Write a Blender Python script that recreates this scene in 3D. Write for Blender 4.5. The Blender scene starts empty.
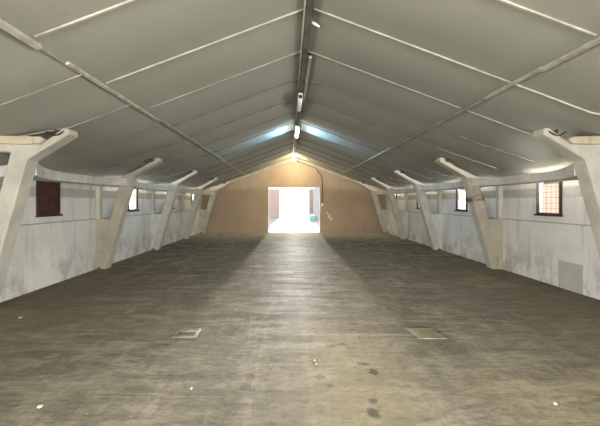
import bpy, bmesh, math, random
from mathutils import Vector, noise as mnoise
random.seed(7)
scn = bpy.context.scene
COL = scn.collection
XC = 0.245            # centre line of the shed
HW = 4.87             # half width to the upper wall face
FR = [6.1, 10.2, 14.3, 18.4, 22.05]     # near faces of the concrete frames
YE = 22.56            # end wall

# ------------------------------------------------------------------ helpers
class MB:
    def __init__(s): s.v = []; s.f = []
    def add(s, vs, fs):
        b = len(s.v); s.v += [tuple(v) for v in vs]; s.f += [tuple(i + b for i in f) for f in fs]
    def box(s, x0, x1, y0, y1, z0, z1):
        s.add([(x0,y0,z0),(x1,y0,z0),(x1,y1,z0),(x0,y1,z0),(x0,y0,z1),(x1,y0,z1),(x1,y1,z1),(x0,y1,z1)],
              [(0,3,2,1),(4,5,6,7),(0,1,5,4),(1,2,6,5),(2,3,7,6),(3,0,4,7)])
    def obox(s, c, ax, ay, az):
        c = Vector(c); ax = Vector(ax); ay = Vector(ay); az = Vector(az)
        vs = [c + i*ax + j*ay + k*az for k in (-1,1) for (i,j) in ((-1,-1),(1,-1),(1,1),(-1,1))]
        s.add(vs, [(0,3,2,1),(4,5,6,7),(0,1,5,4),(1,2,6,5),(2,3,7,6),(3,0,4,7)])
    def bar(s, p, q, w, t, up=(0,0,1)):
        p = Vector(p); q = Vector(q); d = q - p; u = Vector(up)
        sx = d.cross(u).normalized(); uz = sx.cross(d).normalized()
        s.obox((p + q)/2, d/2, sx*w/2, uz*t/2)
    def prism(s, poly, y0, y1):            # poly of (x,z)
        n = len(poly)
        vs = [(x,y0,z) for x,z in poly] + [(x,y1,z) for x,z in poly]
        s.add(vs, [tuple(range(n)), tuple(range(2*n-1, n-1, -1))] + [(i, i+n, (i+1)%n+n, (i+1)%n) for i in range(n)])
    def prism_z(s, poly, z0, z1):          # poly of (x,y)
        n = len(poly)
        vs = [(x,y,z0) for x,y in poly] + [(x,y,z1) for x,y in poly]
        s.add(vs, [tuple(range(n-1,-1,-1)), tuple(range(n, 2*n))] + [(i, (i+1)%n, (i+1)%n+n, i+n) for i in range(n)])
    def tube(s, pts, r, seg=8, cap=True):
        pts = [Vector(p) for p in pts]; rings = []
        for i, p in enumerate(pts):
            d = (pts[min(i+1, len(pts)-1)] - pts[max(i-1, 0)]).normalized()
            a = d.cross(Vector((0.13, 0.21, 1)))
            if a.length < .2: a = d.cross(Vector((1, 0, 0)))
            a.normalize(); b = d.cross(a)
            rr = r[i] if isinstance(r, (list, tuple)) else r
            rings.append([p + (a*math.cos(2*math.pi*k/seg) + b*math.sin(2*math.pi*k/seg))*rr for k in range(seg)])
        vs = [v for rg in rings for v in rg]; fs = []
        for i in range(len(pts)-1):
            for k in range(seg):
                fs.append((i*seg+k, i*seg+(k+1)%seg, (i+1)*seg+(k+1)%seg, (i+1)*seg+k))
        if cap:
            fs.append(tuple(range(seg-1,-1,-1))); fs.append(tuple((len(pts)-1)*seg + k for k in range(seg)))
        s.add(vs, fs)
    def sphere(s, c, r, nu=14, nv=9, sc=(1,1,1)):
        c = Vector(c); vs = []; fs = []
        for j in range(nv+1):
            t = math.pi*j/nv
            for i in range(nu):
                a = 2*math.pi*i/nu
                vs.append(c + Vector((r*math.sin(t)*math.cos(a)*sc[0], r*math.sin(t)*math.sin(a)*sc[1], r*math.cos(t)*sc[2])))
        for j in range(nv):
            for i in range(nu):
                fs.append((j*nu+i, (j+1)*nu+i, (j+1)*nu+(i+1)%nu, j*nu+(i+1)%nu))
        s.add(vs, fs)
    def build(s, name, m, parent=None, bevel=0, smooth=False, loc=None):
        me = bpy.data.meshes.new(name); off = Vector(loc) if loc else Vector((0,0,0))
        me.from_pydata([Vector(v) - off for v in s.v], [], s.f)
        bm = bmesh.new(); bm.from_mesh(me)
        bmesh.ops.remove_doubles(bm, verts=bm.verts, dist=1e-5)
        bmesh.ops.recalc_face_normals(bm, faces=bm.faces)
        bm.to_mesh(me); bm.free()
        o = bpy.data.objects.new(name, me); COL.objects.link(o)
        if m: me.materials.append(m)
        o.location = off
        if parent:
            o.parent = parent
            o.location = off - parent.location if loc else -parent.location
        if bevel:
            b = o.modifiers.new('bevel', 'BEVEL'); b.width = bevel; b.segments = 2; b.limit_method = 'ANGLE'
        if smooth:
            for p in me.polygons: p.use_smooth = True
        return o

def tag(o, label, cat, group=None, kind=None):
    o['label'] = label; o['category'] = cat
    if group: o['group'] = group
    if kind: o['kind'] = kind
    return o
def struct(o, label=None, cat=None):
    o['kind'] = 'structure'
    if label: o['label'] = label
    if cat: o['category'] = cat
    return o
def empty(name, loc):
    o = bpy.data.objects.new(name, None); o.empty_display_size = .2
    COL.objects.link(o); o.location = loc; return o

# ------------------------------------------------------------------ materials
class NT:
    def __init__(s, name, rough=.7, spec=.3):
        s.m = bpy.data.materials.new(name); s.m.use_nodes = True
        s.t = s.m.node_tree; s.b = s.t.nodes['Principled BSDF']
        s.b.inputs['Roughness'].default_value = rough
        s.b.inputs['Specular IOR Level'].default_value = spec
        s.tc = s.t.nodes.new('ShaderNodeTexCoord'); s.P = s.tc.outputs['Object']
        geo = s.t.nodes.new('ShaderNodeNewGeometry'); s.W = geo.outputs['Position']
        sp = s.t.nodes.new('ShaderNodeSeparateXYZ'); s.l(s.W, sp.inputs[0])
        s.x, s.y, s.z = sp.outputs
    def l(s, a, b): s.t.links.new(a, b)
    def set(s, sock, v):
        if isinstance(v, (int, float)): sock.default_value = v
        elif isinstance(v, (tuple, list)): sock.default_value = tuple(v) + ((1,) if len(v) == 3 and len(sock.default_value) == 4 else ())
        else: s.l(v, sock)
    def math(s, op, a, b=0, c=0, clamp=False):
        n = s.t.nodes.new('ShaderNodeMath'); n.operation = op; n.use_clamp = clamp
        s.set(n.inputs[0], a); s.set(n.inputs[1], b)
        if len(n.inputs) > 2: s.set(n.inputs[2], c)
        return n.outputs[0]
    def noise(s, sc=(1,1,1), scale=1, det=4, rough=.55, dist=0, off=(0,0,0)):
        mp = s.t.nodes.new('ShaderNodeMapping'); s.l(s.W, mp.inputs[0])
        mp.inputs['Scale'].default_value = sc; mp.inputs['Location'].default_value = off
        n = s.t.nodes.new('ShaderNodeTexNoise'); s.l(mp.outputs[0], n.inputs['Vector'])
        n.inputs['Scale'].default_value = scale; n.inputs['Detail'].default_value = det
        n.inputs['Roughness'].default_value = rough; n.inputs['Distortion'].default_value = dist
        return n.outputs['Fac']
    def step(s, v, a, b, lo=0., hi=1.):       # smooth map a..b -> lo..hi
        n = s.t.nodes.new('ShaderNodeMapRange'); n.interpolation_type = 'SMOOTHSTEP'
        s.set(n.inputs['Value'], v); n.inputs['From Min'].default_value = a; n.inputs['From Max'].default_value = b
        n.inputs['To Min'].default_value = lo; n.inputs['To Max'].default_value = hi
        return n.outputs[0]
    def mix(s, f, a, b):
        n = s.t.nodes.new('ShaderNodeMix'); n.data_type = 'RGBA'
        s.set(n.inputs['Factor'], f); s.set(n.inputs[6], a); s.set(n.inputs[7], b)
        return n.outputs[2]
    def band(s, v, c, w, soft):               # 1 inside |v-c|<w
        d = s.math('ABSOLUTE', s.math('SUBTRACT', v, c))
        return s.step(d, w, w + soft, 1, 0)
    def mul(s, a, b): return s.math('MULTIPLY', a, b)
    def color(s, c): s.set(s.b.inputs['Base Color'], c)
    def bump(s, h, strength=.3, dist=.01):
        n = s.t.nodes.new('ShaderNodeBump'); n.inputs['Strength'].default_value = strength
        n.inputs['Distance'].default_value = dist; s.l(h, n.inputs['Height']); s.l(n.outputs[0], s.b.inputs['Normal'])

def plain(name, c, rough=.7, metal=0, c2=None, sc=6, spec=.3):
    n = NT(name, rough, spec); n.b.inputs['Metallic'].default_value = metal
    f = n.step(n.noise(scale=sc), .35, .7)
    n.color(n.mix(f, c, c2 if c2 else tuple(k*.75 for k in c)))
    return n.m
def emit(name, c, st):
    n = NT(name); n.color(c)
    n.b.inputs['Emission Color'].default_value = c + (1,); n.b.inputs['Emission Strength'].default_value = st
    return n.m

def wall_mat(name, base, dirt, band=True):
    n = NT(name, .85, .2)
    big = n.step(n.noise(scale=.9, det=5), .3, .7)
    c = n.mix(big, base, tuple(k*.86 for k in base))
    # grey band at head height
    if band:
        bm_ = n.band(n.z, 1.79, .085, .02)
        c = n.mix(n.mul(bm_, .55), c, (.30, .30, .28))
    # dirt near the floor and stains
    low = n.mul(n.step(n.z, .05, 1.0, 1, 0), n.step(n.noise(scale=2.5, det=6, rough=.65), .42, .62))
    c = n.mix(n.mul(low, .6), c, dirt)
    hi = n.mul(n.step(n.z, 1.1, 2.0), n.step(n.noise(sc=(1, 1, .25), scale=3.5, det=5), .48, .7))
    c = n.mix(n.mul(hi, .2), c, (.28, .27, .24))
    drip = n.step(n.noise(sc=(2.2, 2.2, .25), scale=2.0, det=3, off=(3, 1, 0)), .52, .72)
    c = n.mix(n.mul(drip, .4), c, (.44, .36, .26))
    sp = n.step(n.noise(scale=9, det=3, off=(7, 2, 1)), .73, .77)
    c = n.mix(n.mul(sp, .7), c, (.12, .11, .10))
    seam = n.band(n.z, 1.2, .006, .008)
    c = n.mix(n.mul(seam, .6), c, (.2, .19, .17))
    n.color(c); n.bump(n.noise(scale=14, det=6), .35, .012)
    return n.m

M = {}
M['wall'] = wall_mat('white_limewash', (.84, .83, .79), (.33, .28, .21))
def concrete(name, base, dark, amt=.4):
    n = NT(name, .8, .25)
    c = n.mix(n.step(n.noise(scale=3, det=6), .38, .68), base, tuple(k*.82 for k in base))
    st = n.step(n.noise(sc=(1.5, 1.5, .6), scale=2.6, det=6, rough=.7, off=(2, 5, 1)), .55, .72)
    c = n.mix(n.mul(st, amt), c, dark)
    sp = n.step(n.noise(scale=16, det=2, off=(1, 4, 9)), .70, .75)
    c = n.mix(n.mul(sp, .5), c, tuple(k*.5 for k in dark))
    n.color(c); n.bump(n.noise(scale=22, det=5), .35, .01)
    return n.m
M['frame'] = concrete('painted_concrete', (.56, .54, .465), (.32, .26, .19))
M['frame_shaded'] = concrete('shaded_painted_concrete', (.44, .42, .36), (.28, .23, .17), .4)  # frame paint darkened, shade put into the colour for near faces
M['flange'] = concrete('rough_concrete_edge', (.46, .40, .30), (.20, .15, .10), .8)
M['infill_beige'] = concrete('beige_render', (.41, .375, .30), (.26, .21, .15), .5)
M['infill_white'] = concrete('white_render', (.64, .64, .61), (.40, .35, .28), .5)
M['beam'] = concrete('beam_concrete', (.66, .65, .60), (.34, .31, .26), .3)

def ceiling_mat():
    n = NT('fibre_board', .9, .15)
    base = (.365, .362, .305)
    c = n.mix(n.step(n.noise(sc=(1, .5, 1), scale=.8, det=4), .3, .7), base, (.335, .332, .285))
    k = n.math('FLOOR', n.math('DIVIDE', n.math('SUBTRACT', n.y, 3.74), 1.46))
    wn = n.t.nodes.new('ShaderNodeTexWhiteNoise'); wn.noise_dimensions = '1D'; n.l(k, wn.inputs['W'])
    c = n.mix(n.mul(wn.outputs['Value'], .35), c, (.315, .312, .28))
    sm = n.step(n.noise(sc=(.7, 1, 1), scale=2.3, det=6, rough=.65, dist=1, off=(4, 4, 4)), .58, .75)
    c = n.mix(n.mul(sm, .25), c, (.20, .19, .165))
    fl = n.step(n.noise(scale=34, det=2, off=(5, 0, 2)), .74, .78)
    c = n.mix(n.mul(fl, .35), c, (.14, .13, .11))
    n.color(c); n.bump(n.noise(sc=(1, .3, 1), scale=40, det=4), .25, .004)
    return n.m
M['ceiling'] = ceiling_mat()

def spot_list():
    px = [(374,372,5,3.2,.8), (373,413,6.5,5,.75), (373,401,5,3,.6), (364,364,7,1.8,.55), (330,346,4.5,1.5,.55), (343,344,4,1.4,.5),
          (320,377,5.5,3,.45), (330,386,4,2.2,.3), (247,388,9,4,.4), (318,408,8,5,.3), (315,362,4,3,.4), (352,348,5,2,.3),
          (447,347,2,1,.7), (240,300,10,1.6,.25), (352,324,5,1.2,.4), (180,375,22,7,.3), (350,330,4,1,.4)]
    out = []
    for x, y, rx, ry, a in px:
        D = 430*1.6/(y-202); out.append(((x-289)*D/430, D, rx*D/430, max(.02, ry*D*D/688), a))
    return out
def floor_mat():
    n = NT('dusty_concrete_floor', .7, .03)
    dark = (.095, .086, .066); mid = (.215, .195, .152); lite = (.38, .345, .265); yel = (.35, .295, .18); grey = (.20, .20, .19)
    bigN = n.noise(scale=.45, det=6, rough=.65, dist=.5)
    swX = n.noise(sc=(.5, 1.7, 1), scale=1.9, det=9, rough=.74, dist=.8)     # sweeps across the hall
    swY = n.noise(sc=(2.0, .35, 1), scale=1.6, det=9, rough=.74, off=(3, 1, 0))   # wheel tracks along it
    fine = n.noise(sc=(.8, 1.3, 1), scale=13, det=9, rough=.78); med = n.noise(sc=(.7, 1.4, 1), scale=3.2, det=9, rough=.75, dist=.4, off=(6, 3, 0))
    c = n.mix(n.step(swX, .41, .60), dark, mid)
    c = n.mix(n.mul(n.step(swY, .46, .68), .5), c, lite)
    c = n.mix(n.mul(n.step(bigN, .47, .60), .6), c, (.135, .13, .115))
    c = n.mix(n.mul(n.step(med, .49, .60), .62), c, (.105, .095, .078))
    c = n.mix(n.mul(n.step(med, .48, .36), .35), c, lite)
    # dust worn along the middle
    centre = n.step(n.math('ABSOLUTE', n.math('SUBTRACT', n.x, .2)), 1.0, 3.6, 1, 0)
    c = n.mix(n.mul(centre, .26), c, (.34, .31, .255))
    ymask = n.mul(n.step(n.math('ABSOLUTE', n.math('SUBTRACT', n.x, .50)), .0, 1.0, 1, 0), n.step(n.y, 4.2, 7.2, 1, 0))
    c = n.mix(n.mul(ymask, n.step(fine, .3, .6, .2, .62)), c, yel)
    # dusty area near right
    rm = n.mul(n.mul(n.step(n.x, 1.1, 1.9), n.step(n.y, 3.6, 4.6, 1, 0)), n.step(swX, .4, .6, .15, .6))
    c = n.mix(rm, c, yel)
    # thin pale wheel lines
    wob = n.math('ADD', n.x, n.mul(n.math('SUBTRACT', n.noise(scale=1.1, det=2), .5), .10))
    for xc_, w, a in ((-.30, .008, .4), (.19, .006, .38), (.60, .008, .3), (-.62, .005, .16), (.93, .006, .16)):
        m_ = n.mul(n.band(wob, xc_, w, .03), n.mul(n.step(n.y, 4.5, 8.5, 1, 0), n.step(med, .3, .6, 1, .1)))
        c = n.mix(n.mul(m_, a), c, lite)
    c = n.mix(n.mul(n.mul(n.band(wob, -.04, .13, .08), n.step(n.y, 5, 10, 1, 0)), .22), c, dark)
    # fine scratches
    scr = n.step(n.noise(sc=(.12, 5.5, 1), scale=3.0, det=4, dist=1.2, off=(9, 2, 0)), .66, .70)
    c = n.mix(n.mul(scr, .55), c, lite)
    scr2 = n.step(n.noise(sc=(5, .3, 1), scale=2.4, det=5, dist=1.5, off=(1, 8, 0)), .64, .70)
    c = n.mix(n.mul(scr2, .3), c, dark)
    c = n.mix(n.mul(n.step(fine, .50, .62), .42), c, tuple(k*.7 for k in dark))
    c = n.mix(n.mul(n.step(fine, .48, .38), .22), c, lite)
    dots = n.step(n.noise(scale=26, det=1, off=(3, 3, 3)), .765, .79)
    c = n.mix(n.mul(dots, .6), c, (.60, .56, .48))
    # dark oil spots and footprints
    nx = n.mul(n.math('SUBTRACT', n.noise(scale=17, det=6, rough=.7), .5), 2.8)
    tot = None
    for X, Y, rx, ry, a in spot_list():
        dx = n.math('DIVIDE', n.math('SUBTRACT', n.x, X), rx); dy = n.math('DIVIDE', n.math('SUBTRACT', n.y, Y), ry)
        r = n.math('ADD', n.math('SQRT', n.math('ADD', n.mul(dx, dx), n.mul(dy, dy))), nx)
        v = n.step(r, .6, 1.25, a, 0)
        tot = v if tot is None else n.math('MAXIMUM', tot, v)
    c = n.mix(tot, c, (.075, .070, .062))
    # darker brown along the walls, paler cream towards the end wall
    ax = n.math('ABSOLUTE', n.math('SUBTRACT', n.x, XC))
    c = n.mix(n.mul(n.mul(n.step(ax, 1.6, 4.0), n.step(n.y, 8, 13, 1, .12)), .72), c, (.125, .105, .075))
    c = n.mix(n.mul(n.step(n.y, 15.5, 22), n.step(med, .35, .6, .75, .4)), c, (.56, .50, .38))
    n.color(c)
    t = n.t; df = t.nodes.new('ShaderNodeBsdfDiffuse'); df.inputs['Roughness'].default_value = .6; n.l(c, df.inputs['Color'])
    gl = t.nodes.new('ShaderNodeBsdfGlossy'); gl.inputs['Roughness'].default_value = .5; gl.inputs['Color'].default_value = (.9, .92, .95, 1)
    bp = t.nodes.new('ShaderNodeBump'); bp.inputs['Strength'].default_value = .3; bp.inputs['Distance'].default_value = .012
    n.l(n.math('ADD', n.mul(fine, .3), med), bp.inputs['Height']); n.l(bp.outputs[0], gl.inputs['Normal']); n.l(bp.outputs[0], df.inputs['Normal'])
    mx = t.nodes.new('ShaderNodeMixShader'); n.l(n.step(swX, .35, .65, .002, .006), mx.inputs[0])
    n.l(df.outputs[0], mx.inputs[1]); n.l(gl.outputs[0], mx.inputs[2]); n.l(mx.outputs[0], t.nodes['Material Output'].inputs[0])
    return n.m
M['floor'] = floor_mat()

def end_mat():
    n = NT('tan_end_render', .85, .2)
    c = n.mix(n.step(n.noise(scale=.8, det=4), .3, .7), (.48, .38, .275), (.42, .33, .24))
    k = n.math('FRACT', n.math('DIVIDE', n.math('ADD', n.x, 10.1), 1.22))
    c = n.mix(n.mul(n.band(k, .5, .012, .008), .22), c, (.3, .22, .15))
    k2 = n.math('FRACT', n.math('DIVIDE', n.z, .2))
    c = n.mix(n.mul(n.band(k2, .5, .04, .04), .10), c, (.3, .22, .15))
    n.color(c); n.bump(n.noise(scale=12), .2, .01)
    return n.m
M['end'] = end_mat()
M['scuff'] = plain('white_scuff', (.80, .78, .74), .9, c2=(.66, .62, .56), sc=20)
M['batten'] = plain('cream_batten', (.47, .455, .38), .8, c2=(.32, .305, .26), sc=5)
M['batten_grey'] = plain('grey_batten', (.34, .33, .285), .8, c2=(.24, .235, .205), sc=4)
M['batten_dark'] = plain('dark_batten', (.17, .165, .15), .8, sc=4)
M['ridge'] = plain('ridge_timber', (.20, .19, .165), .7, c2=(.11, .10, .085), sc=3)
M['conduit'] = plain('grey_conduit', (.42, .41, .37), .5, c2=(.30, .29, .26), sc=4)
M['white_metal'] = plain('white_enamel', (.80, .80, .78), .4, c2=(.66, .66, .64))
M['diffuser'] = plain('milky_plastic', (.86, .88, .90), .35, c2=(.78, .80, .82))
M['tube_lit'] = emit('lit_tube', (.85, .93, 1.0), 14)
M['bulb_lit'] = emit('lit_bulb', (1.0, .93, .80), 12)
M['dark_metal'] = plain('rusty_dark_steel', (.05, .03, .024), .7, c2=(.025, .018, .016), sc=9)
M['rust'] = plain('rust_brown', (.17, .085, .045), .8, c2=(.06, .035, .025), sc=18)
M['shutter'] = plain('brown_board', (.09, .04, .03), .8, c2=(.05, .025, .02), sc=7)
M['hole'] = plain('black_hollow_shade', (.02, .018, .015), .95)  # near-black colour standing in for shade inside the foot hole and drain pit
M['brickish'] = plain('broken_brick', (.30, .17, .10), .9, c2=(.10, .06, .04), sc=15)
M['rope'] = plain('old_rope', (.34, .29, .20), .9, c2=(.20, .15, .10), sc=25)
M['panel'] = plain('grey_green_board', (.52, .53, .475), .7, c2=(.47, .48, .43), sc=3)
M['paper'] = plain('white_scrap', (.62, .61, .56), .9)
M['yard_ground'] = plain('pale_yard_concrete', (.17, .165, .16), .9, c2=(.10, .098, .095), sc=1.2)
M['yard_pink'] = plain('pink_render', (.34, .255, .23), .85, c2=(.29, .22, .195), sc=1)
M['yard_grey'] = plain('grey_render', (.27, .26, .265), .85, c2=(.24, .23, .235), sc=1)
M['green'] = plain('green_plastic', (.12, .42, .27), .5, c2=(.10, .34, .22))
M['white_sack'] = plain('white_sack', (.75, .77, .76), .8)
M['ground'] = plain('pale_gravel', (.50, .46, .40), .95, c2=(.40, .36, .31), sc=3)
M['hatch'] = concrete('hatch_concrete', (.37, .32, .22), (.22, .18, .12), .4)
M['hatch_rim'] = plain('hatch_rim_steel', (.30, .27, .20), .6, c2=(.13, .11, .08), sc=10)
M['grate'] = plain('rusty_ochre_iron', (.22, .165, .085), .9, c2=(.13, .10, .06), sc=20)
def brick():
    n = NT('orange_brick', .85, .2)
    mp = n.t.nodes.new('ShaderNodeMapping'); n.l(n.W, mp.inputs[0]); mp.inputs['Rotation'].default_value = (math.pi/2, 0, math.pi/2)
    b = n.t.nodes.new('ShaderNodeTexBrick'); n.l(mp.outputs[0], b.inputs[0]); b.inputs['Scale'].default_value = 3
    b.inputs['Color1'].default_value = (.62, .26, .16, 1); b.inputs['Color2'].default_value = (.56, .22, .13, 1); b.inputs['Mortar'].default_value = (.62, .46, .38, 1)
    n.l(b.outputs[0], n.b.inputs['Base Color']); return n.m
M['brick'] = brick()
def glass():
    n = NT('dusty_glass'); t = n.t
    tr = t.nodes.new('ShaderNodeBsdfTransparent'); tr.inputs[0].default_value = (.93, .93, .92, 1)
    gl = t.nodes.new('ShaderNodeBsdfGlossy'); gl.inputs['Roughness'].default_value = .15
    mx = t.nodes.new('ShaderNodeMixShader'); mx.inputs[0].default_value = .06
    t.links.new(tr.outputs[0], mx.inputs[1]); t.links.new(gl.outputs[0], mx.inputs[2])
    t.links.new(mx.outputs[0], t.nodes['Material Output'].inputs[0]); return n.m
M['glass'] = glass()

# ------------------------------------------------------------------ setting
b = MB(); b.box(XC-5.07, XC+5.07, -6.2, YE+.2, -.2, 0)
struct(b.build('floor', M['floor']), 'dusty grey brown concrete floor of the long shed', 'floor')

def prof(c, y=12):                               # underside of the roof at distance c from the ridge line
    k = max(0, min(1, (8.2 - y)/1.6))            # the boards are lifted by the nearest frames
    c = abs(c); P = [(0, 3.96), (3.4, 2.685), (4.4, 2.345 + .155*k), (4.87, 2.185), (5.5, 1.98)]
    for (a, za), (d, zd) in zip(P, P[1:]):
        if c <= d: return za + (zd-za)*(c-a)/(d-a)
    return 1.98
B0, BS = 3.74, 1.46
def sag(y):
    t = ((y - B0)/BS) % 1.0
    return -.028*math.sin(math.pi*t)**1.0
# ceiling: one folded sheet, sagging a little between its battens
ys = []; y = -6.2
while y < YE + .15: ys.append(y); y += BS/6
ys.append(YE + .2)
cs = [-5.5, -4.87, -4.64, -4.4, -4.1, -3.7, -3.4, -2.9, -2.45, -2.0, -1.5, -1, -.5, 0, .5, 1, 1.5, 2.0, 2.45, 2.9, 3.4, 3.7, 4.1, 4.4, 4.64, 4.87, 5.5]
me_v = []; me_f = []
for yy in ys:
    for c in cs:
        k = math.sin(min(1, abs(c)/2.45 if abs(c) < 2.45 else max(0, (3.6-abs(c))/1.15))*math.pi) if abs(c) < 3.6 else 0
        dz = sag(yy)*(.45 + .55*k) if abs(c) < 4.4 and c != 0 else 0
        dz += .012*mnoise.noise(Vector((c*.9, yy*.9, 3.1))) if abs(c) < 4.3 else 0
        me_v.append((XC + c, yy, prof(c, yy) + dz + .012))
nc = len(cs)
for i in range(len(ys)-1):
    for j in range(nc-1): me_f.append((i*nc+j, i*nc+j+1, (i+1)*nc+j+1, (i+1)*nc+j))
me = bpy.data.meshes.new('ceiling'); me.from_pydata(me_v, [], me_f)
for p in me.polygons: p.use_smooth = abs(0) == 0
ce = bpy.data.objects.new('ceiling', me); COL.objects.link(ce); me.materials.append(M['ceiling'])
sm = ce.modifiers.new('thickness', 'SOLIDIFY'); sm.thickness = .06; sm.offset = 1
struct(ce, 'grey fibre board ceiling following the pitched roof', 'ceiling')

def wall_holes(name, xin_low, xin_up, xout, holes, z_top):
    xout_up = xin_up + math.copysign(.07, xout - xin_up)
    b = MB(); edges = sorted({-1.2, YE+.2} | {h[0] for h in holes} | {h[1] for h in holes})
    b.box(min(xin_low, xout), max(xin_low, xout), -1.2, YE+.2, 0, 1.2)  # walls stop short behind the camera to let the added side lamps in
    for a, d in zip(edges, edges[1:]):
        hole = [h for h in holes if h[0] <= a and h[1] >= d]
        if hole:
            _, _, z0, z1 = hole[0]
            b.box(min(xin_up, xout_up), max(xin_up, xout_up), a, d, 1.2, z0); b.box(min(xin_up, xout_up), max(xin_up, xout_up), a, d, z1, z_top)
        else: b.box(min(xin_up, xout_up), max(xin_up, xout_up), a, d, 1.2, z_top)
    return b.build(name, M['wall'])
WYS = {-1: [(3.95, 4.7), (7.86, 8.60), (12.3, 13.05), (16.3, 17.05), (20.35, 21.1)], 1: [(3.95, 4.7), (8.04, 8.80), (12.3, 13.05), (16.3, 17.05), (20.35, 21.1)]}
WZ = (1.36, 2.01)
hl = {s: [(a, d) + WZ for a, d in WYS[s]] for s in (-1, 1)}
ZT = 2.05
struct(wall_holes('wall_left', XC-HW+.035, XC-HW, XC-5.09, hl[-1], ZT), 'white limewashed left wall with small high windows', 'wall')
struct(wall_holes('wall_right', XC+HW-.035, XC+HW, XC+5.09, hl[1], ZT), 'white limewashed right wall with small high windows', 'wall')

# end wall with the wide doorway
DX0, DX1, DZ = -1.10, 1.635, 2.39
b = MB()
for x0, x1 in ((XC-5.07, DX0), (DX1, XC+5.07)):
    pts = [(x0, 0), (x1, 0)]
    tops = sorted({x0, x1} | {XC + c for c in cs if x0 < XC + c < x1}, reverse=True)
    b.prism(pts + [(x, prof(x-XC) + .012) for x in tops], YE, YE+.2)
tops = sorted({DX0, DX1} | {XC + c for c in cs if DX0 < XC + c < DX1}, reverse=True)
b.prism([(DX0, DZ), (DX1, DZ)] + [(x, prof(x-XC) + .012) for x in tops], YE, YE+.2)
struct(b.build('wall_end', M['end']), 'tan rendered end wall around the open doorway', 'wall')
b = MB()
b.box(DX0-.0, DX0+.035, YE-.02, YE+.22, 0, DZ-.035); b.box(DX1-.035, DX1, YE-.02, YE+.22, 0, DZ-.035); b.box(DX0, DX1, YE-.02, YE+.22, DZ-.035, DZ)
struct(b.build('trim_1', M['white_metal'], bevel=.004), 'thin white lining around the open doorway', 'door frame')

# cream edge boards where the roof meets the end wall
tn = 2
for s in (-1, 1):
    b = MB()
    b.bar((XC + s*.04, YE-.06, prof(.04)-.07), (XC + s*3.4, YE-.06, prof(3.4)-.07), .10, .12)
    b.bar((XC + s*3.4, YE-.06, prof(3.4)-.07), (XC + s*4.35, YE-.06, prof(4.35)-.07), .10, .12)
    struct(b.build('trim_%d' % tn, M['frame'], bevel=.006), 'cream edge board under the roof on the end wall, %s slope' % ('left' if s < 0 else 'right'), 'trim'); tn += 1

# battens across the slopes
def batten(s, c0, c1, y, w, t, m, lab):
    global tn
    b = MB()
    cc = sorted({c0, c1} | {k for k in (3.4,) if c0 < k < c1})
    for a, d in zip(cc, cc[1:]):
        b.bar((XC + s*a, y, prof(a, y) + .004 - t*.5), (XC + s*d, y, prof(d, y) + .004 - t*.5), w, t)
    struct(b.build('trim_%d' % tn, m), lab, 'ceiling batten'); tn += 1
nb = 0
y = B0 - BS*1
while y < 22.2:
    k = round((y - B0)/BS)
    near = k <= 2
    for s in (-1, 1):
        side = 'left' if s < 0 else 'right'
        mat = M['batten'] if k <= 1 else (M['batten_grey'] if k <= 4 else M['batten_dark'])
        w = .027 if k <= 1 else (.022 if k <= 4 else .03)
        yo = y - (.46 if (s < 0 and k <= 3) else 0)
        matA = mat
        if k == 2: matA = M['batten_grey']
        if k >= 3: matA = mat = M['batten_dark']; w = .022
        cs_ = 2.24 + XC if s < 0 else 2.70 - XC
        batten(s, .06, cs_ - .03, y, w, .018, matA if k != 1 else M['batten'], 'upper ceiling batten on the %s slope, number %d from the near end' % (side, k + 2))
        batten(s, cs_ + .03, 4.38, yo, w*.95, .018, mat, 'lower ceiling batten on the %s slope, number %d from the near end' % (side, k + 2))
    y += BS
# battens running the length of each slope
def purlin(X, y0, y1, w, t, m, lab, dz=0):
    global tn
    c = abs(X - XC); b = MB(); z = prof(c) - .01 - t*.5 + dz
    b.bar((X, y0, z), (X, y1, z), w, t, up=(math.copysign(.35, X), 0, .94))
    struct(b.build('trim_%d' % tn, m, bevel=.004), lab, 'ceiling batten'); tn += 1
XL, XR = -2.24, 2.70
purlin(XL, 1.5, 3.86, .055, .04, M['batten'], 'thick cream batten at the near end of the left slope', -.01)
purlin(XL-.02, 3.6, 4.30, .022, .02, M['batten_grey'], 'thin batten bridging the gap on the left slope')
purlin(XL, 4.34, 7.4, .045, .03, M['batten'], 'cream batten along the left slope, middle length')
purlin(XL+.02, 7.3, 14.2, .045, .03, M['batten_grey'], 'grey batten along the left slope, third length')
purlin(XL, 14.1, 22.4, .05, .03, M['batten'], 'pale batten along the left slope, far length')
purlin(XR, 1.5, 4.6, .045, .035, M['batten'], 'cream batten at the near end of the right slope')
purlin(XR-.015, 4.55, 5.9, .04, .03, M['batten'], 'cream batten along the right slope, second length')
purlin(XR, 5.85, 11.6, .04, .03, M['batten_grey'], 'grey batten along the right slope, middle length')
purlin(XR-.015, 11.5, 22.4, .045, .03, M['batten'], 'pale batten along the right slope, far length')

# ridge
b = MB(); b.box(XC-.04, XC+.04, 0.5, YE-.1, 3.855, 3.965)
tag(b.build('ridge_beam', M['ridge'], bevel=.005), 'dark timber ridge beam under the roof peak', 'beam')
b = MB(); b.tube([(XC-.062, 0.5, 3.875), (XC-.058, 9, 3.88), (XC-.062, 21.8, 3.875)], .014)
tag(b.build('conduit', M['conduit'], smooth=True), 'grey cable conduit along the left side of the ridge beam', 'conduit')
b = MB(); b.box(XC+.062, XC+.115, 6.75, 9.6, 3.86, 3.90)
tag(b.build('cover_strip', M['conduit'], bevel=.004), 'pale grey strip beside the ridge beam, ahead of the first ceiling tube', 'strip')

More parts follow.
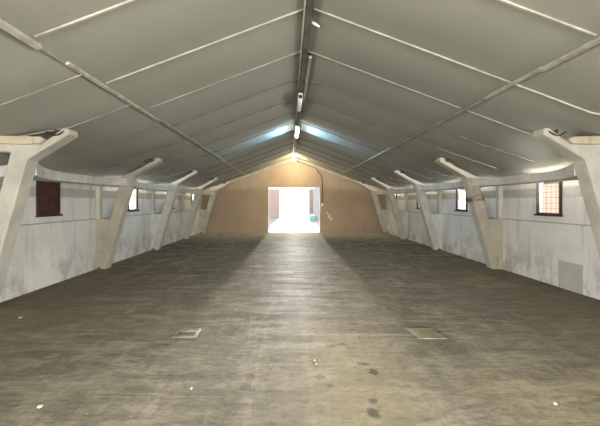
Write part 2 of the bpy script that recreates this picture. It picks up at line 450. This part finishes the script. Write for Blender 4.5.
# ------------------------------------------------------------------ concrete frames
SIDE = {-1: 'left', 1: 'right'}
GAP = ['nearest', 'second', 'third', 'fourth', 'farthest']
T = .30
for s in (-1, 1):
    for i, fy in enumerate(FR):
        X = lambda c: XC + s*c
        look = {(-1,1): 'with beige infill and a dark hole at its foot', (1,1): 'with rope tied round it and a broken foot'}.get((s, i), 'with white infill')
        r = empty('concrete_frame', (X(4.6), fy + T/2, 0))
        tag(r, 'leaning concrete column, %s wall, %s, %s' % (SIDE[s], GAP[i], look), 'column', 'concrete columns along the %s wall' % SIDE[s])
        b = MB()
        h_ = .0 if i == 0 else .135
        if i == 0: poly = [(4.585, 0), (3.97, 2.20), (3.37, 2.565), (3.38, 2.65), (3.45, 2.655), (3.72, 2.455), (4.60, 2.48), (4.60, 2.335), (4.20, 2.31), (4.82, 0)]
        else: poly = [(4.585, 0), (3.95, 2.20), (3.31, 2.575), (3.33, 2.655), (3.40, 2.665), (3.72, 2.44), (3.95, 2.335), (4.30, 2.16), (4.24, 2.12), (4.83, 0)]
        b.prism([(X(c), z) for c, z in poly], fy, fy + T)
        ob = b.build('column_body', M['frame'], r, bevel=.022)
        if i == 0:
            ob.data.materials.append(M['frame_shaded'])  # near face painted darker to carry its shading
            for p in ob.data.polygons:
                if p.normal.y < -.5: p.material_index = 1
        if i == 1:                                  # near face takes the infill's dirty beige, with its shading put into the colour
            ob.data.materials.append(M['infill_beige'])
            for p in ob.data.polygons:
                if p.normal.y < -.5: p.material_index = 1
        if i == 0:
            b = MB(); b.prism([(X(c), z) for c, z in [(3.74, 2.42), (3.68, 2.49), (3.74, 2.52), (4.0, 2.53), (4.62, 2.54), (4.62, 2.435), (4.0, 2.41)]], fy - .07, fy + T + .04)
            b.build('top_flange', M['flange'], r, bevel=.015)
        b = MB(); b.prism([(X(c), z) for c, z in [(4.70, 0), (4.435, 1.2), (4.84, 1.2), (4.84, 0)]], fy + .004, fy + T - .03)
        im = {(-1,1): 'infill_beige', (1,1): 'infill_beige'}.get((s, i), 'infill_white')
        ip = b.build('infill_panel', M[im], r, bevel=.01)
        b = MB(); b.box(min(X(4.76), X(4.865)), max(X(4.76), X(4.865)), fy + .06, fy + .22, 1.2, 2.14)
        b.build('wall_post', M['frame'], r, bevel=.01)
        # steel bracket between arm tip and roof
        b = MB()
        b.bar((X(3.44), fy + .12, 2.62), (X(3.62), fy + .10, 2.60), .05, .03)
        b.bar((X(3.50), fy + .05, 2.56), (X(3.58), fy + .02, 2.625), .03, .03, up=(0,1,0))
        b.tube([(X(3.40), fy + .03, 2.64), (X(3.50), fy - .02, 2.555), (X(3.60), fy + .02, 2.54), (X(3.70), fy + .03, 2.60)], .012)
        b.build('roof_bracket', M['dark_metal'], r)
        if (s, i) == (-1, 1):
            b = MB(); b.sphere((X(4.74), fy + .032, .10), .05, sc=(.8, .25, 1.35)); b.build('foot_hole', M['hole'], r, smooth=True)
        if (s, i) == (1, 1):
            b = MB()
            for q in range(9):
                u = random.uniform(0, 1); b.obox((X(4.66 + .08*random.random()), fy + .025, .04 + .30*u), (.012 + .02*random.random(), 0, .008), (0, .015, 0), (-.006, 0, .02 + .03*random.random()))
            rp = MB()
            for k, (zz, tilt) in enumerate(((1.62, .05), (1.66, -.02), (1.69, .08))):
                ca = 4.585 - (4.585-3.95)*zz/2.2; cb = 4.82 - .6*zz/2.2
                x0, x1 = XC + ca - .012, XC + cb + .012
                rp.tube([(x0, fy-.012, zz), ((x0+x1)/2, fy-.03, zz+tilt), (x1, fy-.012, zz+.02), (x1+.01, fy+T+.012, zz), (x0-.01, fy+T+.012, zz-.02), (x0, fy-.012, zz)], .018, cap=False)
            rp.tube([(XC+4.32, fy-.03, 1.68), (XC+4.40, fy-.07, 1.74), (XC+4.46, fy-.05, 1.72)], .014)
            rp.build('rope', M['rope'], r, smooth=True)['label'] = 'frayed brown rope'
            b.build('broken_patch', M['brickish'], r, bevel=.004)
            b = MB(); b.tube([(X(4.72), fy + .01, .02), (X(4.70), fy, .2), (X(4.66), fy + .015, .42)], .008); b.build('bent_rod', M['rust'], r)
        elif i >= 1:
            b = MB()
            for q in range(5): b.sphere((X(4.72 + .07*random.random()), fy - .01 - .05*random.random(), .025), .03 + .015*random.random(), 8, 5, (1, 1, .8))
            b.build('foot_rubble', M['brickish'], r)
# eave beams with haunches at every frame
for s in (-1, 1):
    b = MB(); z0, z1 = 1.97, 2.13
    spans = [(FR[i] + T, FR[i+1]) for i in range(4)]
    for a, d in spans:
        n_ = 14; inner = []
        for q in range(n_ + 1):
            yy = a + (d-a)*q/n_
            e = max(0, 1 - (yy-a)/1.25)**2*.26 + max(0, 1 - (d-yy)/.9)**2*.18
            inner.append((4.26 - e, yy))
        vs = []
        for c, yy in inner:
            e = (4.26 - c)/.26
            vs += [(XC + s*c, yy, z0 + .02*e), (XC + s*4.62, yy, z0), (XC + s*4.62, yy, z1), (XC + s*c, yy, z1 + .07*e)]
        fs = []
        for q in range(n_):
            for k in range(4):
                fs.append((q*4+k, q*4+(k+1) % 4, (q+1)*4+(k+1) % 4, (q+1)*4+k))
        fs += [(0,1,2,3), tuple(n_*4 + k for k in (3,2,1,0))]
        b.add(vs, fs)
    tag(b.build('eave_beam', M['beam'], bevel=.012), 'white concrete eave beam joining the columns above the %s windows' % SIDE[s], 'beam')

# ------------------------------------------------------------------ windows
wn = 1
for s in (-1, 1):
    for i, (ya, yb) in enumerate(WYS[s]):
        if i == 0: continue
        closed = (s == -1 and i == 1)
        za, zb = WZ; xf = XC + s*HW; ym, zm = (ya+yb)/2, (za+zb)/2
        r = empty('window_%d' % wn, (xf, ym, za)); wn += 1
        struct(r, ('closed window with a dark rusty grille on the left wall' if closed else
               ('bright barred window with orange brick outside on the right wall, nearest the camera' if (s, i) == (1, 1) else
                'small bright barred window on the %s wall, %s' % (SIDE[s], ['', 'first', 'second', 'third', 'last before the end wall'][i]))), 'window')
        xi, xo = xf - s*.055, xf - s*.0
        x0, x1 = min(xi, xo), max(xi, xo); w = .028
        b = MB(); b.box(x0, x1, ya, ya+w, za, zb); b.box(x0, x1, yb-w, yb, za, zb); b.box(x0, x1, ya+w, yb-w, za, za+w); b.box(x0, x1, ya+w, yb-w, zb-w, zb)
        b.build('window_frame', M['dark_metal'], r, bevel=.003)
        b = MB()
        for k in range(1, 5): yy = ya + (yb-ya)*k/5; b.box(xf - s*.03 - .0015, xf - s*.03 + .0015, yy-.003, yy+.003, za+w, zb-w)
        for k in range(1, 6): zz = za + (zb-za)*k/6; b.box(xf - s*.03 - .0025, xf - s*.03 + .0015, ya+w, yb-w, zz-.003, zz+.003)
        b.build('grille', M['rust'] if closed else M['dark_metal'], r)
        b = MB(); b.box(min(xf - s*.10, xf + s*.02), max(xf - s*.10, xf + s*.02), ya-.02, yb+.02, za-.035, za-.004)
        b.build('window_sill', M['dark_metal'] if closed or s == 1 else M['rust'], r, bevel=.004)
        if closed:
            b = MB()
            for k in range(8): y0_ = ya+w + (yb-ya-2*w)*k/8; b.box(xf+.0*s-.012, xf+.0*s+.012, y0_+.003, y0_ + (yb-ya-2*w)/8-.003, za+w, zb-w)
            b.box(xf + .02*s-.006, xf + .02*s+.006, ya+.002, yb-.002, za+w, zb-w)
            b.build('shutter', M['shutter'], r)
            b = MB(); b.box(xf-.01, xf+.13, ya-.10, yb+.02, zb+.004, zb+.03); b.build('drip_board', M['dark_metal'], r)
        else:
            b = MB(); b.box(xf + s*.03-.003, xf + s*.03+.003, ya+w, yb-w, za+w, zb-w); b.build('glass_pane', M['glass'], r)

# board at the foot of the right wall
b = MB(); xw = XC + HW - .035
b.box(xw - .012, xw + .0, 7.42, 8.10, 0.0, .51)
tag(b.build('wall_board', M['panel'], bevel=.003), 'grey green board fixed at the foot of the right wall', 'board')

# ------------------------------------------------------------------ ceiling lights
def tube_light(y0, y1, x, z, lit, lab):
    r = empty('tube_light', (x, (y0+y1)/2, z+.06)); tag(r, lab, 'ceiling light', 'ceiling tubes along the ridge')
    b = MB(); b.box(x-.045, x+.045, y0, y1, z+.02, z+.06); b.build('housing', M['white_metal'], r, bevel=.005)
    b = MB(); b.tube([(x, y0+.03, z-.005), (x, y1-.03, z-.005)], .046, 12); b.build('tube', M['tube_lit'] if lit else M['diffuser'], r, smooth=True)
    for yy in (y0+.015, y1-.015):
        b = MB(); b.box(x-.035, x+.035, yy-.015, yy+.015, z-.045, z+.02); b.build('end_cap', M['white_metal'] if lit else M['dark_metal'], r, bevel=.004)
    for yy in (y0+.25, y1-.25):
        b = MB(); b.tube([(x, yy, z+.06), (x, yy, 3.86)], .006); b.build('hanger', M['dark_metal'], r)
tube_light(8.75, 10.1, XC-.01, 3.76, False, 'unlit white tube light under the ridge beam, nearest hanging straight')
tube_light(12.15, 13.8, XC, 3.70, True, 'glowing white tube light that tints the ceiling blue')
# loose lamp near the camera
r = empty('loose_lamp', (XC+.10, 5.42, 3.86)); tag(r, 'small white broken lamp hanging askew from the ridge beam near the camera', 'ceiling light')
b = MB(); b.bar((XC+.03, 5.47, 3.90), (XC+.115, 5.42, 3.825), .036, .034); b.build('housing', M['white_metal'], r, bevel=.006)
b = MB(); b.tube([(XC+.10, 5.43, 3.84), (XC+.135, 5.40, 3.80)], .012); b.build('tube_stub', M['diffuser'], r, smooth=True)
b = MB(); b.tube([(XC+.03, 5.5, 3.93), (XC+.07, 5.5, 3.9), (XC+.04, 5.48, 3.87)], .006); b.build('wire', M['rust'], r)
# bulb near the end wall
r = empty('round_lamp', (XC, 21.4, 3.84)); tag(r, 'glowing round white lamp under the ridge at the end wall', 'ceiling light')
b = MB(); b.sphere((XC, 21.4, 3.72), .10); b.build('globe', M['bulb_lit'], r, smooth=True)
b = MB(); b.tube([(XC, 21.4, 3.80), (XC, 21.4, 3.86)], .045, 12); b.build('lamp_base', M['white_metal'], r)

# cable from the lamp down the end wall to the switch
pts = [(XC+.06, YE-.12, 3.80)]
for k in range(1, 9):
    c = .06 + k*.14; pts.append((XC + c, YE-.125, prof(c)-.15 - .01*math.sin(k*1.4)))
pts += [(1.50, YE-.06, 3.20), (1.66, YE-.03, 3.02), (1.735, YE-.022, 2.80), (1.75, YE-.02, 2.4), (1.75, YE-.02, 1.55)]
b = MB(); b.tube(pts, .018, 8)
tag(b.build('cable', M['dark_metal'], smooth=True), 'dark cable running along the roof edge and down right of the doorway', 'cable')
r = empty('light_switch', (1.75, YE, 1.46)); tag(r, 'small white light switch on the tan wall right of the doorway', 'switch')
b = MB(); b.box(1.70, 1.80, YE-.035, YE, 1.38, 1.54); b.build('switch_plate', M['white_metal'], r, bevel=.006)
b = MB(); b.box(1.725, 1.775, YE-.046, YE-.035, 1.42, 1.50); b.build('rocker', M['diffuser'], r, bevel=.003)
# pale scuff on the end wall
b = MB()
for cx, cz, a, w, h in ((2.03, .98, .5, .035, .12), (2.13, .86, -.6, .06, .12), (2.20, .70, .2, .10, .05), (2.08, .80, .3, .04, .05)):
    pl = []
    for q in range(9):
        t = 2*math.pi*q/9; rr = 1 + .3*random.uniform(-1, 1); x = w*rr*math.cos(t); z = h*rr*math.sin(t)
        pl.append((cx + x*math.cos(a) - z*math.sin(a), cz + x*math.sin(a) + z*math.cos(a)))
    b.prism(pl, YE-.006, YE+.001)
tag(b.build('plaster_patch', M['scuff']), 'small white plaster splashes low on the end wall, right of the doorway', 'plaster patch')

# ------------------------------------------------------------------ floor things
r = empty('drain_grate', (-1.23, 5.22, 0)); tag(r, 'small rusty ochre drain grate in the floor, left of the middle', 'drain grate')
gx0, gx1, gy0, gy1 = -1.375, -1.09, 5.05, 5.40
b = MB(); w = .03
b.box(gx0, gx1, gy0, gy0+w, 0, .012); b.box(gx0, gx1, gy1-w, gy1, 0, .012); b.box(gx0, gx0+w, gy0+w, gy1-w, 0, .012); b.box(gx1-w, gx1, gy0+w, gy1-w, 0, .012)
b.box(gx0+w, gx1-w, 5.26, 5.29, 0, .012)
b.build('grate_frame', M['grate'], r, bevel=.002)
b = MB()
for k in range(6): x = gx0 + .05 + k*.037; b.bar((x, gy0+w, .005), (x+.012, 5.26, .005), .012, .009)
b.build('grate_bars', M['grate'], r)
b = MB(); b.box(gx0+w, gx1-w, gy0+w, 5.26, 0, .002); b.build('drain_pit', M['hole'], r)
b = MB(); b.box(gx0+w, gx1-w, 5.29, gy1-w, 0, .008); b.build('grate_plate', M['grate'], r)
r = empty('floor_hatch', (1.66, 5.22, 0)); tag(r, 'pale square inspection cover with a metal rim, right of the middle', 'hatch')
c0 = [(1.50, 5.02), (1.86, 5.02), (1.80, 5.42), (1.45, 5.42)]
ctr = Vector((1.65, 5.22))
b = MB()
outer = [Vector(p) for p in c0]; inn = [ctr + (p-ctr)*.88 for p in outer]
for k in range(4):
    o1, o2, i2, i1 = outer[k], outer[(k+1)%4], inn[(k+1)%4], inn[k]
    b.prism_z([tuple(o1), tuple(o2), tuple(i2), tuple(i1)], 0, .014)
b.build('hatch_rim', M['hatch_rim'], r)
b = MB(); b.prism_z([tuple(ctr + (p-ctr)*.86) for p in outer], 0, .012); b.build('hatch_lid', M['hatch'], r, bevel=.003)
# litter
def scrap(px, py, w, lab, name='paper_scrap', m='paper'):
    D = 688/(py-202); X = (px-289)*D/430
    b = MB(); pl = []
    for q in range(7):
        t = 2*math.pi*q/7; rr = w*random.uniform(.6, 1.1); pl.append((X + rr*math.cos(t), D + rr*1.3*math.sin(t)))
    b.prism_z(pl, 0, .012)
    tag(b.build(name, M[m], bevel=.002), lab, 'scrap')
scrap(314.5, 361, .012, 'white paper scrap on the floor near the middle, behind its smaller neighbour')
scrap(316, 364.5, .009, 'tiny white paper crumb just in front of the middle scrap')
scrap(555, 404, .017, 'white paper scrap on the floor at the lower right')
scrap(40, 407, .02, 'white paper scrap on the floor at the lower left')
scrap(191.5, 389, .012, 'pale crumb on the floor in front of the drain grate')
scrap(20, 318, .03, 'pale plaster crumb on the floor near the left wall', 'plaster_crumb')

# ------------------------------------------------------------------ yard beyond the doorway
b = MB(); b.box(-9, 10, YE+.2, 44, -.2, -.003); struct(b.build('floor_yard', M['yard_ground']), 'pale sunlit concrete ground of the yard beyond the doorway', 'ground')
b = MB(); b.box(-7, -.98, 44, 44.3, -.2, 2.95); struct(b.build('wall_yard_left', M['yard_pink']), 'pink yard wall left of the far gateway', 'wall')
b = MB(); b.box(2.05, 2.45, 44, 44.3, -.2, 2.95); struct(b.build('wall_yard_pier', M['yard_pink']), 'pink pier right of the far gateway', 'wall')
b = MB(); b.box(2.45, 3.0, 36.5, 44.0, -.2, 2.95); struct(b.build('wall_yard_right', M['yard_grey']), 'grey wall along the right side of the yard', 'wall')
b = MB(); b.box(-.98, 2.05, 44.05, 44.25, 2.62, 2.74); tag(b.build('gate_lintel', M['yard_pink'], bevel=.01), 'pink crossbar over the far gateway', 'lintel')
b = MB(); b.box(1.72, 2.45, 36.6, 38.2, -.003, .14); tag(b.build('ledge', M['yard_grey'], bevel=.02), 'low grey concrete step inside the yard beyond the doorway', 'step')
r = empty('green_crate', (2.02, 37.0, .14)); tag(r, 'green crate with a white sack in it on the step beyond the doorway', 'crate')
b = MB(); b.box(1.75, 2.30, 36.75, 37.2, .14, .17)
for x0, x1, y0, y1 in ((1.75, 1.78, 36.75, 37.2), (2.27, 2.30, 36.75, 37.2), (1.75, 2.30, 36.75, 36.78), (1.75, 2.30, 37.17, 37.2)): b.box(x0, x1, y0, y1, .14, .42)
b.build('crate_body', M['green'], r)
b = MB(); b.sphere((2.0, 36.98, .40), .2, sc=(1.1, .8, .75)); tag(b.build('white_sack', M['white_sack'], smooth=True), 'white sack bulging out of the green crate', 'sack')

# outside ground and the brick building beyond the right windows
b = MB(); b.box(-60, 60, -60, 110, -.5, -.21); struct(b.build('ground', M['ground']), 'pale gravel ground outside the shed', 'ground')
r = empty('brick_building', (10, 13, -.2)); tag(r, 'orange brick building seen through the nearest right window', 'building')
b = MB(); b.box(9.0, 12, 11.5, 19.5, -.21, 2.9); b.build('brick_wall', M['brick'], r)
b = MB(); b.box(8.8, 12.2, 11.3, 19.7, 2.9, 3.0); b.build('roof_slab', M['infill_white'], r)

# ------------------------------------------------------------------ light
w = bpy.data.worlds.new('sky'); scn.world = w; w.use_nodes = True
bg = w.node_tree.nodes['Background']; bg.inputs[0].default_value = (.93, .97, 1.0, 1); bg.inputs[1].default_value = 2.0
def light(name, kind, loc, rot, energy, color, **kw):
    d = bpy.data.lights.new(name, kind); d.energy = energy; d.color = color
    for k, v in kw.items(): setattr(d, k, v)
    o = bpy.data.objects.new(name, d); COL.objects.link(o); o.location = loc; o.rotation_euler = rot
    return o
el = math.radians(6.5); az = math.radians(-.7)
dirv = Vector((math.sin(az)*math.cos(el), -math.cos(el), -math.sin(el)))
sun = light('sun', 'SUN', (0, 60, 8), (0, 0, 0), 13, (1, .94, .85), angle=math.radians(1.6))
sun.rotation_euler = dirv.to_track_quat('-Z', 'Y').to_euler()
# daylight through the open gate behind the camera
light('gate_daylight', 'AREA', (XC, -6.1, 1.9), (math.radians(96), 0, 0), 280, (1, .95, .86), shape='RECTANGLE', size=8.5, size_y=3.4)
for s in (-1, 1):                               # added side fill to brighten the walls, no openings known there
    light('side_fill', 'AREA', (XC + s*5.2, -3.7, 1.3), (math.radians(90), 0, math.radians(-s*-62)), 600, (1, .98, .94), shape='RECTANGLE', size=4.4, size_y=2.1)
# lamp light
for s in (-1, 1):
    light('tube_glow', 'AREA', (XC + s*.11, 13.1, 3.62), (0, math.radians(-90*s - 8*s), 0), 10, (.30, .62, 1.0), shape='RECTANGLE', size=.08, size_y=1.3, spread=math.radians(95))
light('globe_glow', 'POINT', (XC, 21.35, 3.50), (0, 0, 0), 48, (1, .80, .48), shadow_soft_size=.1)
for s, ya, yb in ((1, 7.0, 8.9), (-1, 10.9, 13.9), (1, 10.9, 13.9), (-1, 15, 18), (1, 15, 18), (-1, 19, 21.8), (1, 19, 21.8)):
    light('eave_daylight', 'AREA', (XC + s*5.12, (ya+yb)/2, 2.10), (0, math.radians(-s*-98), 0), 75 if ya < 8 else 30, (1, .97, .9), shape='RECTANGLE', size=.06, size_y=yb-ya)
def portal(loc, rot, sx, sy):
    o = light('daylight_portal', 'AREA', loc, rot, 1, (1, 1, 1), shape='RECTANGLE', size=sx, size_y=sy); o.data.cycles.is_portal = True
portal(((DX0+DX1)/2, YE+.25, DZ/2), (math.radians(-90), 0, 0), DX1-DX0, DZ)
for s in (-1, 1):
    for i, (ya, yb) in enumerate(WYS[s]):
        if (s, i) == (-1, 1): continue
        portal((XC + s*5.12, (ya+yb)/2, 1.68), (0, math.radians(90*s), 0), .64, .83)

# ------------------------------------------------------------------ camera
cam = bpy.data.cameras.new('camera'); co = bpy.data.objects.new('camera', cam); COL.objects.link(co); scn.camera = co
cam.sensor_width = 36; cam.sensor_fit = 'HORIZONTAL'; cam.lens = 430/600*36; cam.clip_end = 500
co.location = (0, 0, 1.6)
co.rotation_euler = (math.radians(90), 0, 0); cam.shift_x = 11/600; cam.shift_y = -11/600
scn.view_settings.view_transform = 'Standard'; scn.view_settings.look = 'None'; scn.view_settings.gamma = 1
scn.view_settings.use_curve_mapping = False
scn.view_settings.exposure = 1.08
scn.cycles.max_bounces = 10; scn.cycles.diffuse_bounces = 6; scn.cycles.glossy_bounces = 4; scn.cycles.caustics_reflective = False
